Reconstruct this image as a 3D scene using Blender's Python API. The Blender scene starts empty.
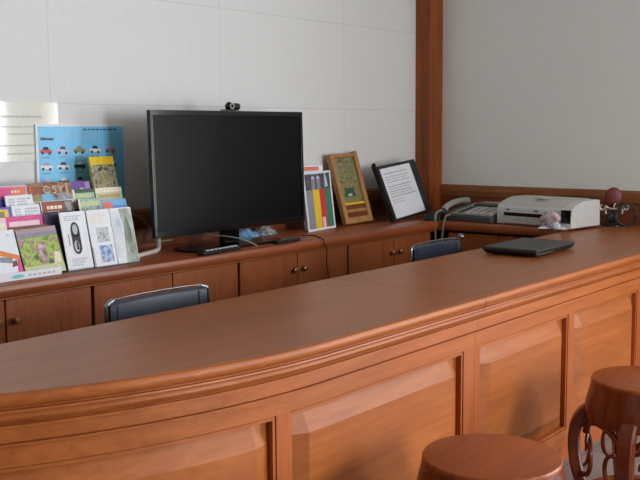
import bpy, bmesh, math, random
from mathutils import Vector, Matrix
R = math.radians
random.seed(7)
scene = bpy.context.scene
COL = scene.collection

# ------------------------------------------------------------------ materials
def lin(c):
    return tuple(((v/255)/12.92 if v/255 <= .04045 else ((v/255+.055)/1.055)**2.4) for v in c) + (1,)

def nodes(name):
    m = bpy.data.materials.new(name); m.use_nodes = True
    nt = m.node_tree
    return m, nt, nt.nodes['Principled BSDF']

def link(nt, a, b): nt.links.new(a, b)

def plain(name, c, rough=.5, metal=0, spec=.5, coat=0, noise=.06, nscale=30):
    m, nt, b = nodes(name)
    tc = nt.nodes.new('ShaderNodeTexCoord'); n = nt.nodes.new('ShaderNodeTexNoise')
    n.inputs['Scale'].default_value = nscale; n.inputs['Detail'].default_value = 3
    link(nt, tc.outputs['Object'], n.inputs['Vector'])
    r = nt.nodes.new('ShaderNodeValToRGB')
    c = lin(c)
    r.color_ramp.elements[0].position = .3; r.color_ramp.elements[1].position = .7
    r.color_ramp.elements[0].color = tuple(v*(1-noise) for v in c[:3])+(1,)
    r.color_ramp.elements[1].color = tuple(min(1, v*(1+noise)) for v in c[:3])+(1,)
    link(nt, n.outputs['Fac'], r.inputs['Fac']); link(nt, r.outputs['Color'], b.inputs['Base Color'])
    b.inputs['Roughness'].default_value = rough; b.inputs['Metallic'].default_value = metal
    b.inputs['Specular IOR Level'].default_value = spec
    b.inputs['Coat Weight'].default_value = coat; b.inputs['Coat Roughness'].default_value = .08
    return m

def wood(name, c1, c2, axis='X', rough=.32, spec=.5, coat=0., scale=1., bump=.03, blotch=.35, detail=7):
    m, nt, b = nodes(name)
    tc = nt.nodes.new('ShaderNodeTexCoord'); mp = nt.nodes.new('ShaderNodeMapping')
    s = {'X': (1.6, 26, 26), 'Y': (26, 1.6, 26), 'Z': (26, 26, 1.6)}[axis]
    mp.inputs['Scale'].default_value = [v*scale for v in s]
    link(nt, tc.outputs['Object'], mp.inputs['Vector'])
    n = nt.nodes.new('ShaderNodeTexNoise'); n.inputs['Scale'].default_value = 1.6
    n.inputs['Detail'].default_value = detail; n.inputs['Roughness'].default_value = .62; n.inputs['Distortion'].default_value = .6
    link(nt, mp.outputs['Vector'], n.inputs['Vector'])
    r = nt.nodes.new('ShaderNodeValToRGB')
    r.color_ramp.elements[0].position = .28; r.color_ramp.elements[1].position = .72
    r.color_ramp.elements[0].color = lin(c1); r.color_ramp.elements[1].color = lin(c2)
    link(nt, n.outputs['Fac'], r.inputs['Fac'])
    mp2 = nt.nodes.new('ShaderNodeMapping'); s2 = {'X': (1, 4, 4), 'Y': (4, 1, 4), 'Z': (4, 4, 1)}[axis]
    mp2.inputs['Scale'].default_value = s2; link(nt, tc.outputs['Object'], mp2.inputs['Vector'])
    n2 = nt.nodes.new('ShaderNodeTexNoise'); n2.inputs['Scale'].default_value = 1.3; n2.inputs['Detail'].default_value = 4
    link(nt, mp2.outputs['Vector'], n2.inputs['Vector'])
    r2 = nt.nodes.new('ShaderNodeValToRGB')
    r2.color_ramp.elements[0].position = .3; r2.color_ramp.elements[1].position = .7
    r2.color_ramp.elements[0].color = (1-blotch, 1-blotch, 1-blotch, 1); r2.color_ramp.elements[1].color = (1, 1, 1, 1)
    link(nt, n2.outputs['Fac'], r2.inputs['Fac'])
    mx = nt.nodes.new('ShaderNodeMix'); mx.data_type = 'RGBA'; mx.blend_type = 'MULTIPLY'; mx.inputs['Factor'].default_value = 1
    link(nt, r.outputs['Color'], mx.inputs['A']); link(nt, r2.outputs['Color'], mx.inputs['B'])
    link(nt, mx.outputs['Result'], b.inputs['Base Color'])
    if bump:
        bp = nt.nodes.new('ShaderNodeBump'); bp.inputs['Strength'].default_value = bump; bp.inputs['Distance'].default_value = .01
        link(nt, n.outputs['Fac'], bp.inputs['Height']); link(nt, bp.outputs['Normal'], b.inputs['Normal'])
    b.inputs['Roughness'].default_value = rough; b.inputs['Specular IOR Level'].default_value = spec
    b.inputs['Coat Weight'].default_value = coat; b.inputs['Coat Roughness'].default_value = .12
    return m

def photo(name, cols, scale=30, rough=.35, stretch=(1, 1, 1), detail=3):
    """a printed picture: patches of several inks"""
    m, nt, b = nodes(name)
    tc = nt.nodes.new('ShaderNodeTexCoord'); mp = nt.nodes.new('ShaderNodeMapping')
    mp.inputs['Scale'].default_value = stretch
    mp.inputs['Location'].default_value = (random.random()*9, random.random()*9, random.random()*9)
    n = nt.nodes.new('ShaderNodeTexNoise'); n.inputs['Scale'].default_value = scale; n.inputs['Detail'].default_value = detail
    link(nt, tc.outputs['Object'], mp.inputs['Vector']); link(nt, mp.outputs['Vector'], n.inputs['Vector'])
    r = nt.nodes.new('ShaderNodeValToRGB'); el = r.color_ramp.elements
    k = len(cols)
    el[0].position = .3; el[0].color = lin(cols[0]); el[1].position = .7; el[1].color = lin(cols[-1])
    for i in range(1, k-1):
        e = el.new(.3+.4*i/(k-1)); e.color = lin(cols[i])
    link(nt, n.outputs['Fac'], r.inputs['Fac']); link(nt, r.outputs['Color'], b.inputs['Base Color'])
    b.inputs['Roughness'].default_value = rough
    return m

def wallpaper(name, c, horiz, off, joint=.84):
    """woven wall covering in square panels with fine joints"""
    m, nt, b = nodes(name)
    tc = nt.nodes.new('ShaderNodeTexCoord'); sp = nt.nodes.new('ShaderNodeSeparateXYZ'); cb = nt.nodes.new('ShaderNodeCombineXYZ')
    link(nt, tc.outputs['Object'], sp.inputs['Vector'])
    link(nt, sp.outputs[horiz], cb.inputs['X']); link(nt, sp.outputs['Z'], cb.inputs['Y'])
    mp = nt.nodes.new('ShaderNodeMapping'); mp.inputs['Location'].default_value = (-off[0], -off[1], 0)
    link(nt, cb.outputs['Vector'], mp.inputs['Vector'])
    br = nt.nodes.new('ShaderNodeTexBrick'); br.offset = 0; br.squash = 1
    br.inputs['Scale'].default_value = 1; br.inputs['Brick Width'].default_value = .963; br.inputs['Row Height'].default_value = .467
    br.inputs['Mortar Size'].default_value = .0022; br.inputs['Mortar Smooth'].default_value = .3
    C = lin(c)
    br.inputs['Color1'].default_value = C; br.inputs['Color2'].default_value = tuple(v*.985 for v in C[:3])+(1,)
    br.inputs['Mortar'].default_value = tuple(v*joint for v in C[:3])+(1,)
    link(nt, mp.outputs['Vector'], br.inputs['Vector'])
    def weave(s):
        q = nt.nodes.new('ShaderNodeMapping'); q.inputs['Scale'].default_value = s
        link(nt, cb.outputs['Vector'], q.inputs['Vector'])
        n = nt.nodes.new('ShaderNodeTexNoise'); n.inputs['Scale'].default_value = 1; n.inputs['Detail'].default_value = 4
        link(nt, q.outputs['Vector'], n.inputs['Vector']); return n
    a, d = weave((90, 7, 1)), weave((7, 90, 1))
    ad = nt.nodes.new('ShaderNodeMath'); ad.operation = 'ADD'
    link(nt, a.outputs['Fac'], ad.inputs[0]); link(nt, d.outputs['Fac'], ad.inputs[1])
    rr = nt.nodes.new('ShaderNodeMapRange'); rr.inputs['From Min'].default_value = .6; rr.inputs['From Max'].default_value = 1.4
    rr.inputs['To Min'].default_value = .965; rr.inputs['To Max'].default_value = 1.02
    link(nt, ad.outputs[0], rr.inputs['Value'])
    mx = nt.nodes.new('ShaderNodeMix'); mx.data_type = 'RGBA'; mx.blend_type = 'MULTIPLY'; mx.inputs['Factor'].default_value = 1
    link(nt, br.outputs['Color'], mx.inputs['A']); link(nt, rr.outputs['Result'], mx.inputs['B'])
    link(nt, mx.outputs['Result'], b.inputs['Base Color'])
    bp = nt.nodes.new('ShaderNodeBump'); bp.inputs['Strength'].default_value = .08; bp.inputs['Distance'].default_value = .003
    link(nt, ad.outputs[0], bp.inputs['Height']); link(nt, bp.outputs['Normal'], b.inputs['Normal'])
    b.inputs['Roughness'].default_value = .6; b.inputs['Specular IOR Level'].default_value = .3
    return m

M = {}
M['front'] = wood('counter_front_wood', (162, 83, 36), (190, 109, 52), 'X', .42, .35, blotch=.2)
M['panel'] = wood('counter_panel_wood', (162, 85, 37), (188, 108, 51), 'X', .46, .32, bump=.015, blotch=.26)
M['stile'] = wood('counter_stile_wood', (156, 79, 36), (184, 102, 52), 'Z', .45, .3, blotch=.16)
M['top'] = wood('counter_top_wood', (162, 90, 43), (176, 103, 53), 'X', .36, .5, 0, scale=.6, bump=0, blotch=.2, detail=2)
M['cab'] = wood('cabinet_wood', (146, 74, 37), (174, 98, 54), 'Z', .42, .4, blotch=.2)
M['worktop'] = wood('worktop_wood', (138, 66, 33), (162, 86, 47), 'X', .34, blotch=.2)
M['carcass'] = wood('carcass_wood', (52, 26, 16), (66, 34, 22), 'Z', .5)
M['post'] = wood('post_wood', (128, 60, 24), (168, 90, 42), 'Z', .42, .3, scale=.7, blotch=.4)
M['rail'] = wood('rail_wood', (128, 78, 44), (158, 100, 60), 'X', .45, .3, blotch=.2)
M['raily'] = wood('rail_wood_side', (128, 78, 44), (158, 100, 60), 'Y', .45, .3, blotch=.2)
M['wains'] = wood('wainscot_wood', (116, 62, 38), (142, 78, 50), 'Z', .45, .3, blotch=.2)
M['stool'] = wood('stool_wood', (146, 66, 24), (176, 90, 40), 'X', .36, .35, .05, blotch=.3)
M['stoolz'] = wood('stool_leg_wood', (92, 32, 9), (134, 56, 20), 'Z', .24, .4, .3, blotch=.3)
M['bamboo'] = wood('bamboo_wood', (174, 122, 68), (202, 150, 92), 'Z', .5)
M['wall_back'] = wallpaper('wallpaper_back', (225, 226, 226), 'X', (2.284, 1.395))
M['wall_right'] = wallpaper('wallpaper_right', (226, 226, 222), 'Y', (.97, 1.395), .97)
M['wall_plain'] = plain('wall_paint', (186, 182, 172), .7)
M['ceil'] = plain('ceiling_paint', (206, 205, 200), .8)
M['black'] = plain('black_plastic', (22, 22, 24), .38)
M['blackgloss'] = plain('black_gloss', (12, 12, 13), .12)
M['screen'] = plain('screen_glass', (8, 8, 9), .3, spec=.12)
M['bezel'] = plain('bezel_plastic', (30, 30, 33), .25)
M['charcoal'] = plain('charcoal_plastic', (48, 47, 45), .45)
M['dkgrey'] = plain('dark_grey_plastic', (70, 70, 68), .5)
M['grey'] = plain('grey_plastic', (150, 150, 142), .5)
M['ltgrey'] = plain('light_grey_plastic', (196, 196, 190), .45)
M['white'] = plain('white_plastic', (208, 210, 209), .42)
M['paper'] = plain('white_paper', (234, 237, 245), .6, noise=.02)
M['glosspaper'] = plain('laminated_paper', (222, 224, 214), .07, spec=.7, coat=.0, noise=.01)
M['ink'] = plain('grey_ink', (132, 134, 138), .6)
M['ltink'] = plain('pale_ink', (186, 188, 192), .6)
M['dkink'] = plain('dark_ink', (52, 54, 62), .6)
M['chrome'] = plain('chrome_metal', (150, 153, 158), .24, metal=1, noise=.01)
M['brass'] = plain('brass_metal', (160, 118, 76), .38, metal=.9)
M['silver'] = plain('silver_wire', (176, 172, 162), .35, metal=.6)
M['leather'] = plain('black_leather', (46, 54, 68), .32, spec=.9, nscale=160, noise=.15)
M['maroon'] = plain('maroon_lacquer', (104, 34, 28), .5)
M['cablewhite'] = plain('white_cable', (200, 194, 184), .5)
M['cabledark'] = plain('dark_cable', (36, 30, 28), .5)
M['cablegrey'] = plain('grey_cable', (150, 146, 130), .5)
M['navy'] = plain('navy_print', (38, 42, 78), .4)
M['posterblue'] = plain('poster_blue', (128, 206, 250), .5, noise=.05, nscale=5)
M['posterink'] = plain('poster_blue_ink', (50, 104, 152), .5)
M['posterpale'] = plain('poster_pale_blue', (136, 205, 246), .5)
for k, c in dict(red=(200, 52, 56), pink=(214, 70, 140), palepink=(240, 200, 216), orange=(226, 130, 60), yellow=(232, 196, 40),
                 green=(60, 122, 96), teal=(96, 150, 150), palegreen=(196, 206, 160), purple=(106, 64, 158), violet=(80, 86, 190),
                 blue=(70, 130, 210), brown=(120, 62, 48), rust=(150, 66, 42), tan=(190, 160, 120), grey=(140, 140, 152), cream=(238, 226, 204),
                 coral=(226, 120, 100), lavender=(200, 190, 226), mauve=(176, 150, 160), skyblue=(120, 180, 226), olive=(140, 132, 80),
                 darkgreen=(50, 84, 62), lilac=(170, 130, 190), cyan=(120, 206, 216)).items():
    M['p_'+k] = plain(k+'_print', c, .4, noise=.08, nscale=60)
M['ph_green'] = photo('green_field_picture', [(70, 90, 40), (120, 150, 60), (176, 200, 90), (150, 120, 110), (206, 190, 190)], 34, detail=6)
M['ph_people'] = photo('walking_people_picture', [(70, 56, 52), (120, 96, 84), (190, 160, 160), (214, 200, 190)], 40)
M['ph_city'] = photo('old_town_picture', [(50, 44, 42), (120, 100, 84), (150, 150, 150), (120, 140, 180), (196, 186, 170)], 40)
M['ph_brown'] = photo('brown_collage_picture', [(60, 36, 28), (120, 74, 50), (170, 120, 80), (96, 84, 88)], 45)
M['ph_mount'] = photo('mountain_picture', [(90, 110, 100), (130, 146, 130), (170, 180, 170), (196, 200, 200)], 24, stretch=(1, 1, .5))
M['ph_pale'] = photo('pale_sky_picture', [(176, 186, 204), (206, 212, 222), (226, 228, 232)], 16)
M['ph_hill'] = photo('dull_hill_picture', [(64, 86, 74), (104, 122, 104), (146, 158, 146)], 30, detail=5)
M['ph_blue'] = photo('blue_mountain_picture', [(60, 90, 140), (90, 130, 190), (190, 206, 230), (70, 96, 110)], 40)
M['ph_town'] = photo('grey_town_picture', [(110, 120, 130), (160, 170, 176), (200, 206, 210), (96, 110, 100)], 60)
M['ph_arch'] = photo('stone_arch_picture', [(92, 86, 56), (140, 130, 92), (176, 168, 130), (110, 104, 84)], 60)
M['ph_teal'] = photo('coast_picture', [(70, 110, 110), (120, 160, 150), (180, 200, 180), (100, 130, 90)], 50)
M['ph_garden'] = photo('garden_picture', [(40, 62, 40), (96, 116, 60), (160, 136, 104), (56, 112, 72), (206, 200, 140)], 26, detail=6)
M['ph_dark'] = photo('evening_picture', [(40, 40, 52), (70, 66, 80), (120, 110, 120)], 50)
M['foil'] = photo('blue_foil', [(60, 120, 180), (110, 170, 220), (170, 205, 235)], 25, rough=.25)
M['foilsilver'] = photo('silver_foil', [(60, 60, 66), (150, 154, 160), (220, 222, 226)], 60, rough=.2)
M['pinkbag'] = photo('pink_bag_print', [(150, 120, 130), (200, 150, 170), (220, 214, 210), (170, 186, 170)], 50, rough=.4)

def floor_mat():
    m, nt, b = nodes('floor_tile')
    tc = nt.nodes.new('ShaderNodeTexCoord'); br = nt.nodes.new('ShaderNodeTexBrick'); br.offset = 0
    br.inputs['Scale'].default_value = 1; br.inputs['Brick Width'].default_value = .5; br.inputs['Row Height'].default_value = .5
    br.inputs['Mortar Size'].default_value = .004
    br.inputs['Color1'].default_value = lin((132, 137, 142)); br.inputs['Color2'].default_value = lin((126, 131, 136)); br.inputs['Mortar'].default_value = lin((88, 90, 92))
    link(nt, tc.outputs['Object'], br.inputs['Vector']); link(nt, br.outputs['Color'], b.inputs['Base Color'])
    b.inputs['Roughness'].default_value = .3
    return m
M['floor'] = floor_mat()

# ------------------------------------------------------------------ mesh builder
class MB:
    def __init__(s): s.v = []; s.f = []; s.m = []
    def face(s, idx, mi=0): s.f.append(tuple(idx)); s.m.append(mi)
    def quad(s, pts, mi=0):
        b = len(s.v); s.v += [tuple(p) for p in pts]; s.face(range(b, b+len(pts)), mi)
    def box(s, x0, x1, y0, y1, z0, z1, mi=0, T=None):
        b = len(s.v)
        P = [(x0, y0, z0), (x1, y0, z0), (x1, y1, z0), (x0, y1, z0), (x0, y0, z1), (x1, y0, z1), (x1, y1, z1), (x0, y1, z1)]
        if T: P = [tuple(T @ Vector(p)) for p in P]
        s.v += P
        for q in ((3, 2, 1, 0), (4, 5, 6, 7), (0, 1, 5, 4), (1, 2, 6, 5), (2, 3, 7, 6), (3, 0, 4, 7)): s.face([b+i for i in q], mi)
    def grid(s, rows, mi=0, closed_u=False, caps=False):
        """rows: list of equal length point loops"""
        b = len(s.v); n = len(rows[0])
        for r in rows: s.v += [tuple(p) for p in r]
        for i in range(len(rows)-1):
            for j in range(n if closed_u else n-1):
                j2 = (j+1) % n
                s.face((b+i*n+j, b+i*n+j2, b+(i+1)*n+j2, b+(i+1)*n+j), mi)
        if caps:
            s.face([b+j for j in range(n)][::-1], mi); s.face([b+(len(rows)-1)*n+j for j in range(n)], mi)
    def tube(s, path, r, n=8, closed=False, mi=0, sq=None):
        P = [Vector(p) for p in path]; N = len(P); rows = []
        ref = None
        for i in range(N):
            a = P[(i-1) % N] if (closed or i > 0) else P[i]
            c = P[(i+1) % N] if (closed or i < N-1) else P[i]
            t = (c-a).normalized()
            if ref is None:
                ref = Vector((0, 0, 1)) if abs(t.z) < .9 else Vector((1, 0, 0))
            u = (ref - t*ref.dot(t)).normalized(); w = t.cross(u); ref = u
            rr = r[i] if isinstance(r, (list, tuple)) else r
            rows.append([P[i] + (u*math.cos(2*math.pi*k/n) + w*math.sin(2*math.pi*k/n))*rr for k in range(n)])
        if closed: rows.append(rows[0])
        s.grid(rows, mi, True, not closed)
    def lathe(s, prof, n=32, c=(0, 0, 0), mi=0, cap=True):
        rows = [[(c[0]+r*math.cos(2*math.pi*k/n), c[1]+r*math.sin(2*math.pi*k/n), c[2]+z) for k in range(n)] for r, z in prof]
        s.grid(rows, mi, True, cap)
    def sphere(s, c, r, n=14, mi=0, sc=(1, 1, 1)):
        rows = []
        for i in range(n//2+1):
            a = -math.pi/2 + math.pi*i/(n//2)
            q = max(math.cos(a), .02)
            rows.append([(c[0]+sc[0]*r*q*math.cos(2*math.pi*k/n), c[1]+sc[1]*r*q*math.sin(2*math.pi*k/n), c[2]+sc[2]*r*math.sin(a)) for k in range(n)])
        s.grid(rows, mi, True, True)
    def prism(s, poly, lo, hi, axis='y', mi=0):
        """extrude a 2-D outline along an axis"""
        def p(a, b, t): return {'y': (a, t, b), 'x': (t, a, b), 'z': (a, b, t)}[axis]
        s.grid([[p(a, b, lo) for a, b in poly], [p(a, b, hi) for a, b in poly]], mi, True, True)
    def disc(s, c, rx, rz, n=20, mi=0):
        s.quad([(c[0]+rx*math.cos(2*math.pi*k/n), c[1], c[2]+rz*math.sin(2*math.pi*k/n)) for k in range(n)], mi)
    def build(s, name, mats, parent=None, loc=(0, 0, 0), rot=(0, 0, 0), bevel=0, smooth=True, shift=None, fix=True):
        me = bpy.data.meshes.new(name)
        v = s.v
        if shift: v = [(a-shift[0], b-shift[1], c-shift[2]) for a, b, c in v]
        me.from_pydata(v, [], s.f)
        if not isinstance(mats, (list, tuple)): mats = [mats]
        for m in mats: me.materials.append(M[m] if isinstance(m, str) else m)
        me.polygons.foreach_set('material_index', s.m)
        if fix:
            bm = bmesh.new(); bm.from_mesh(me); bmesh.ops.recalc_face_normals(bm, faces=bm.faces); bm.to_mesh(me); bm.free()
        if smooth:
            me.polygons.foreach_set('use_smooth', [True]*len(me.polygons)); me.set_sharp_from_angle(angle=R(32))
        me.update()
        o = bpy.data.objects.new(name, me); COL.objects.link(o)
        o.location = loc; o.rotation_euler = rot
        if parent: o.parent = parent
        if bevel:
            b = o.modifiers.new('bevel', 'BEVEL'); b.width = bevel; b.segments = 2; b.limit_method = 'ANGLE'; b.angle_limit = R(40)
            b.harden_normals = False
        return o

def tag(o, label=None, cat=None, group=None, kind=None):
    if label: o['label'] = label
    if cat: o['category'] = cat
    if group: o['group'] = group
    if kind: o['kind'] = kind
    return o

def thing(name, label, cat, loc=(0, 0, 0), rot=(0, 0, 0), group=None):
    o = bpy.data.objects.new(name, None); COL.objects.link(o); o.empty_display_size = .1
    o.location = loc; o.rotation_euler = rot
    return tag(o, label, cat, group)

def bx(*a):
    m = MB(); m.box(*a); return m

def spline(pts, n=8, closed=False):
    P = [Vector(p) for p in pts]; N = len(P); out = []
    for i in range(N if closed else N-1):
        g = (lambda k: P[k % N]) if closed else (lambda k: P[min(max(k, 0), N-1)])
        a, b, c, d = g(i-1), g(i), g(i+1), g(i+2)
        for j in range(n):
            t = j/n
            out.append(.5*((2*b) + (c-a)*t + (2*a-5*b+4*c-d)*t*t + (3*b-a-3*c+d)*t**3))
    if not closed: out.append(P[-1])
    return out

# ------------------------------------------------------------------ the room
XR, YB, XL, YF, ZH = 5.07, 3.30, -2.6, -3.4, 2.75
ZC, ZT = .76, .75           # credenza and counter heights
WT = .2
def struct(name, mb, mat, **k):
    return tag(mb.build(name, mat, smooth=False, **k), kind='structure')
struct('floor', bx(XL-WT, XR+WT, YF-WT, YB+WT, -.1, 0), 'floor')
struct('ceiling', bx(XL-WT, XR+WT, YF-WT, YB+WT, ZH, ZH+.1), 'ceil')
struct('wall_back', bx(XL-WT, XR+WT, YB, YB+WT, 0, ZH), 'wall_back')
struct('wall_left', bx(XL-WT, XL, YF, YB, 0, ZH), 'wall_plain')
WIN = [(-1.02, -.1, .25, 2.3), (-2.9, -1.52, .25, 2.3)]       # two openings in the right wall, behind the photographer's right shoulder
m = MB()
ys = [YF, WIN[1][0], WIN[1][1], WIN[0][0], WIN[0][1], YB]
for a, b in ((0, 1), (2, 3), (4, 5)): m.box(XR, XR+WT, ys[a], ys[b], 0, ZH)
for y0, y1, z0, z1 in WIN:
    m.box(XR, XR+WT, y0, y1, 0, z0); m.box(XR, XR+WT, y0, y1, z1, ZH)
struct('wall_right', m, 'wall_right')
FW = (2.2, 3.2, .4, 2.4)    # a window in the wall behind the photographer
m = MB()
m.box(XL, FW[0], YF-WT, YF, 0, ZH); m.box(FW[1], XR+WT, YF-WT, YF, 0, ZH)
m.box(FW[0], FW[1], YF-WT, YF, 0, FW[2]); m.box(FW[0], FW[1], YF-WT, YF, FW[3], ZH)
struct('wall_front', m, 'wall_plain')
for i, (y0, y1, z0, z1) in enumerate(WIN):
    m = MB(); t = .05
    m.box(XR+.05, XR+.11, y0, y0+t, z0, z1); m.box(XR+.05, XR+.11, y1-t, y1, z0, z1)
    m.box(XR+.05, XR+.11, y0+t, y1-t, z0, z0+t); m.box(XR+.05, XR+.11, y0+t, y1-t, z1-t, z1)
    struct('window_%d' % (i+1), m, 'stile')
m = MB(); t = .05; x0, x1, z0, z1 = FW; xm = (x0+x1)/2
m.box(x0, x0+t, YF-.11, YF-.05, z0, z1); m.box(x1-t, x1, YF-.11, YF-.05, z0, z1); m.box(xm-t/2, xm+t/2, YF-.11, YF-.05, z0+t, z1-t)
m.box(x0+t, x1-t, YF-.11, YF-.05, z0, z0+t); m.box(x0+t, x1-t, YF-.11, YF-.05, z1-t, z1)
struct('window_3', m, 'stile')
# corner post, chair rail and boarding below it
struct('trim_1', bx(4.924, XR, 3.194, YB, 0, ZH), 'post', bevel=.003)
m = MB(); m.box(XL, 4.924, YB-.014, YB, 0, .862); struct('trim_2', m, 'wains')
m = MB(); m.prism([(YB-.014, .862), (YB-.022, .868), (YB-.026, .9), (YB-.022, .925), (YB-.012, .936), (YB, .936), (YB, .862)], XL, 4.924, 'x'); struct('trim_3', m, 'rail')
m = MB(); m.box(XR-.014, XR, -.02, 3.194, 0, .862); struct('trim_4', m, 'wains')
m = MB(); m.prism([(XR-.014, .862), (XR-.022, .868), (XR-.026, .9), (XR-.022, .925), (XR-.012, .936), (XR, .936), (XR, .862)], -.02, 3.194, 'y'); struct('trim_5', m, 'raily')

# ------------------------------------------------------------------ the reception counter
CX, CR, YE, YI = 1.85, 1.68, 1.475, 2.11     # bend start, bend radius, front edge, inner edge
XEND = XR-.03
SL = CR*R(42)                                  # length of the bend
def cpath(s):
    """point and outward normal of the front edge, s=0 at the bend, negative to the right"""
    if s <= 0: return Vector((CX-s, YE, 0)), Vector((0, -1, 0))
    a = s/CR
    return Vector((CX-CR*math.sin(a), YE+CR-CR*math.cos(a), 0)), Vector((-math.sin(a), -math.cos(a), 0))
def sx(x): return CX-x                          # s of a point on the straight part
def srange(s0, s1):
    step = .06
    k = max(1, int(abs(s1-s0)/step))
    return [s0+(s1-s0)*i/k for i in range(k+1)]
def csweep(mb, s0, s1, prof, mi=0):
    rows = []
    for s in srange(s0, s1):
        p, n = cpath(s)
        rows.append([(p.x+n.x*o, p.y+n.y*o, z) for o, z in prof])
    mb.grid(rows, mi, True, True)
cnt = thing('reception_counter', 'long reddish wooden reception counter with raised panels, a laptop lying on top', 'counter', (2.6, 1.8, 0))
cs = tuple(cnt.location)
SJ = sx(2.605)                                  # joint between straight and bent halves
SR = sx(XEND)
nose = [(-.0125, .7495), (-.008, .7495), (-.003, .747), (0, .742), (.001, .735), (-.001, .727), (-.006, .721), (-.0125, .7185)]
def ctop(s0, s1, name):
    m = MB(); rows = []
    for s in srange(s0, s1):
        p, n = cpath(s)
        row = [(p.x+n.x*o, p.y+n.y*o, z) for o, z in ((-.013, .75), (-.013, .718))]
        if s > 0:
            xi = p.x - (1.0-math.cos(s/CR))*.1
            inner = (xi+.19*(s/SL), YI, 0)
        else: inner = (p.x, YI, 0)
        row += [(inner[0], inner[1], .718), (inner[0], inner[1], .75)]
        rows.append(row)
    m.grid(rows, 0, True, True)
    return m.build(name, 'top', cnt, shift=cs)
ctop(SJ-.0006, SL, 'countertop'); ctop(SR, SJ-.0024, 'countertop')
for a, b in ((SJ-.0006, SL), (SR, SJ-.0024)):
    m = MB(); csweep(m, a, b, nose); m.build('edge_nosing', 'front', cnt, shift=cs)
# moulding below the top: bead, cove and fascia
mould = [(-.016, .7175), (-.016, .714), (-.009, .713), (-.008, .709), (-.010, .7045), (-.017, .7035), (-.017, .700), (-.016, .694), (-.020, .687), (-.026, .681),
         (-.033, .679), (-.033, .677), (-.026, .676), (-.026, .6695), (-.030, .668), (-.030, .640), (-.038, .639), (-.038, .636), (-.030, .635), (-.030, .630), (-.0375, .628), (-.0375, .6268), (-.06, .6268), (-.06, .7175)]
for a, b in ((SJ-.0006, SL), (SR, SJ-.0020)):
    m = MB(); csweep(m, a, b, mould); m.build('moulding', 'front', cnt, shift=cs)
OF = -.038                                       # face of the frame, inward of the front edge
ZP0, ZP1 = .145, .572
openings = [(2.526, 1.716), (1.652, None)]
L = []                                           # (s0, s1) of each panel opening, s0 < s1
xr = [(2.642, 3.287), (3.352, 3.975), (4.040, 4.663)]
for a, b in xr: L.append((sx(b), sx(a)))
L.append((sx(2.526), sx(1.718)))
L.append((sx(1.652), sx(1.652)+.80))
GB, BW = .0105, .0085                            # bead round each opening, set off by a fine groove
frame_r, frame_l = MB(), MB()
def rail_prof(z0, z1, o=OF): return [(o, z0), (o, z1), (o-.022, z1), (o-.022, z0)]
for fm, a, b in ((frame_r, SR, SJ-.0015), (frame_l, SJ, SL)):
    csweep(fm, a, b, rail_prof(ZP1+GB, .6265), 1); csweep(fm, a, b, rail_prof(.075, ZP0-GB), 1)
spr = sorted(L)
def stiles(fm, a, b, ops):
    edge = a
    for s0, s1 in ops:
        csweep(fm, edge, s0-GB, rail_prof(ZP0-GB, ZP1+GB)); edge = s1+GB
        bo = OF-.0025
        csweep(fm, s0-BW, s0, rail_prof(ZP0-BW, ZP1+BW, bo)); csweep(fm, s1, s1+BW, rail_prof(ZP0-BW, ZP1+BW, bo))
        csweep(fm, s0, s1, rail_prof(ZP1, ZP1+BW, bo), 1); csweep(fm, s0, s1, rail_prof(ZP0-BW, ZP0, bo), 1)
    if b-edge > .005: csweep(fm, edge, b, rail_prof(ZP0-GB, ZP1+GB))
stiles(frame_r, SR, SJ-.0015, sorted(L)[:3]); stiles(frame_l, SJ, SL, sorted(L)[3:])
frame_r.build('panel_frame', ['stile', 'front'], cnt, shift=cs); frame_l.build('panel_frame', ['stile', 'front'], cnt, shift=cs)
def raised(s0, s1):
    m = MB(); g, bw = .004, .058
    S = [s0+g*0, s0+bw] + srange(s0+bw, s1-bw)[1:-1] + [s1-bw, s1]
    lv = [(ZP0, OF-.0215), (ZP0+bw, OF+.004), (ZP1-bw, OF+.004), (ZP1, OF-.0215)]
    rows = []
    for i, s in enumerate(S):
        p, n = cpath(s); row = []
        for z, o in lv:
            oo = OF-.0215 if i in (0, len(S)-1) else o
            row.append((p.x+n.x*oo, p.y+n.y*oo, z))
        row += [(p.x+n.x*(OF-.03), p.y+n.y*(OF-.03), ZP1), (p.x+n.x*(OF-.03), p.y+n.y*(OF-.03), ZP0)]
        rows.append(row)
    m.grid(rows, 0, True, True)
    # small step around the raised field
    o = m.build('raised_panel', 'panel', cnt, shift=cs)
    o.data.set_sharp_from_angle(angle=R(9)); return o
for s0, s1 in L: raised(s0, s1)
m = MB(); csweep(m, SR, SL, [(OF-.012, 0), (OF-.012, .075), (OF-.04, .075), (OF-.04, 0)]); m.build('plinth', 'stile', cnt, shift=cs)
m = MB(); csweep(m, SR, SL, [(OF-.031, .075), (OF-.031, .7165), (OF-.045, .7165), (OF-.045, .075)]); m.build('back_board', 'carcass', cnt, shift=cs)
for x in (2.6, 3.8, XEND-.02):
    bx(x-.012, x+.012, YE+.09, YI-.06, 0, .717).build('support', 'carcass', cnt, shift=cs)
p, n = cpath(SL-.03)
bx(p.x-.0, p.x+.024, p.y+.12, YI-.04, 0, .717).build('support', 'carcass', cnt, shift=cs)
# split in the moulding at the joint
m = MB()
m.tube([(2.603, YE+.0005, .722), (2.612, YE-.001, .732), (2.606, YE+.0085, .712), (2.604, YE+.009, .706)], .0013, 5)
m.build('joint_crack', 'carcass', cnt, shift=cs)

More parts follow.
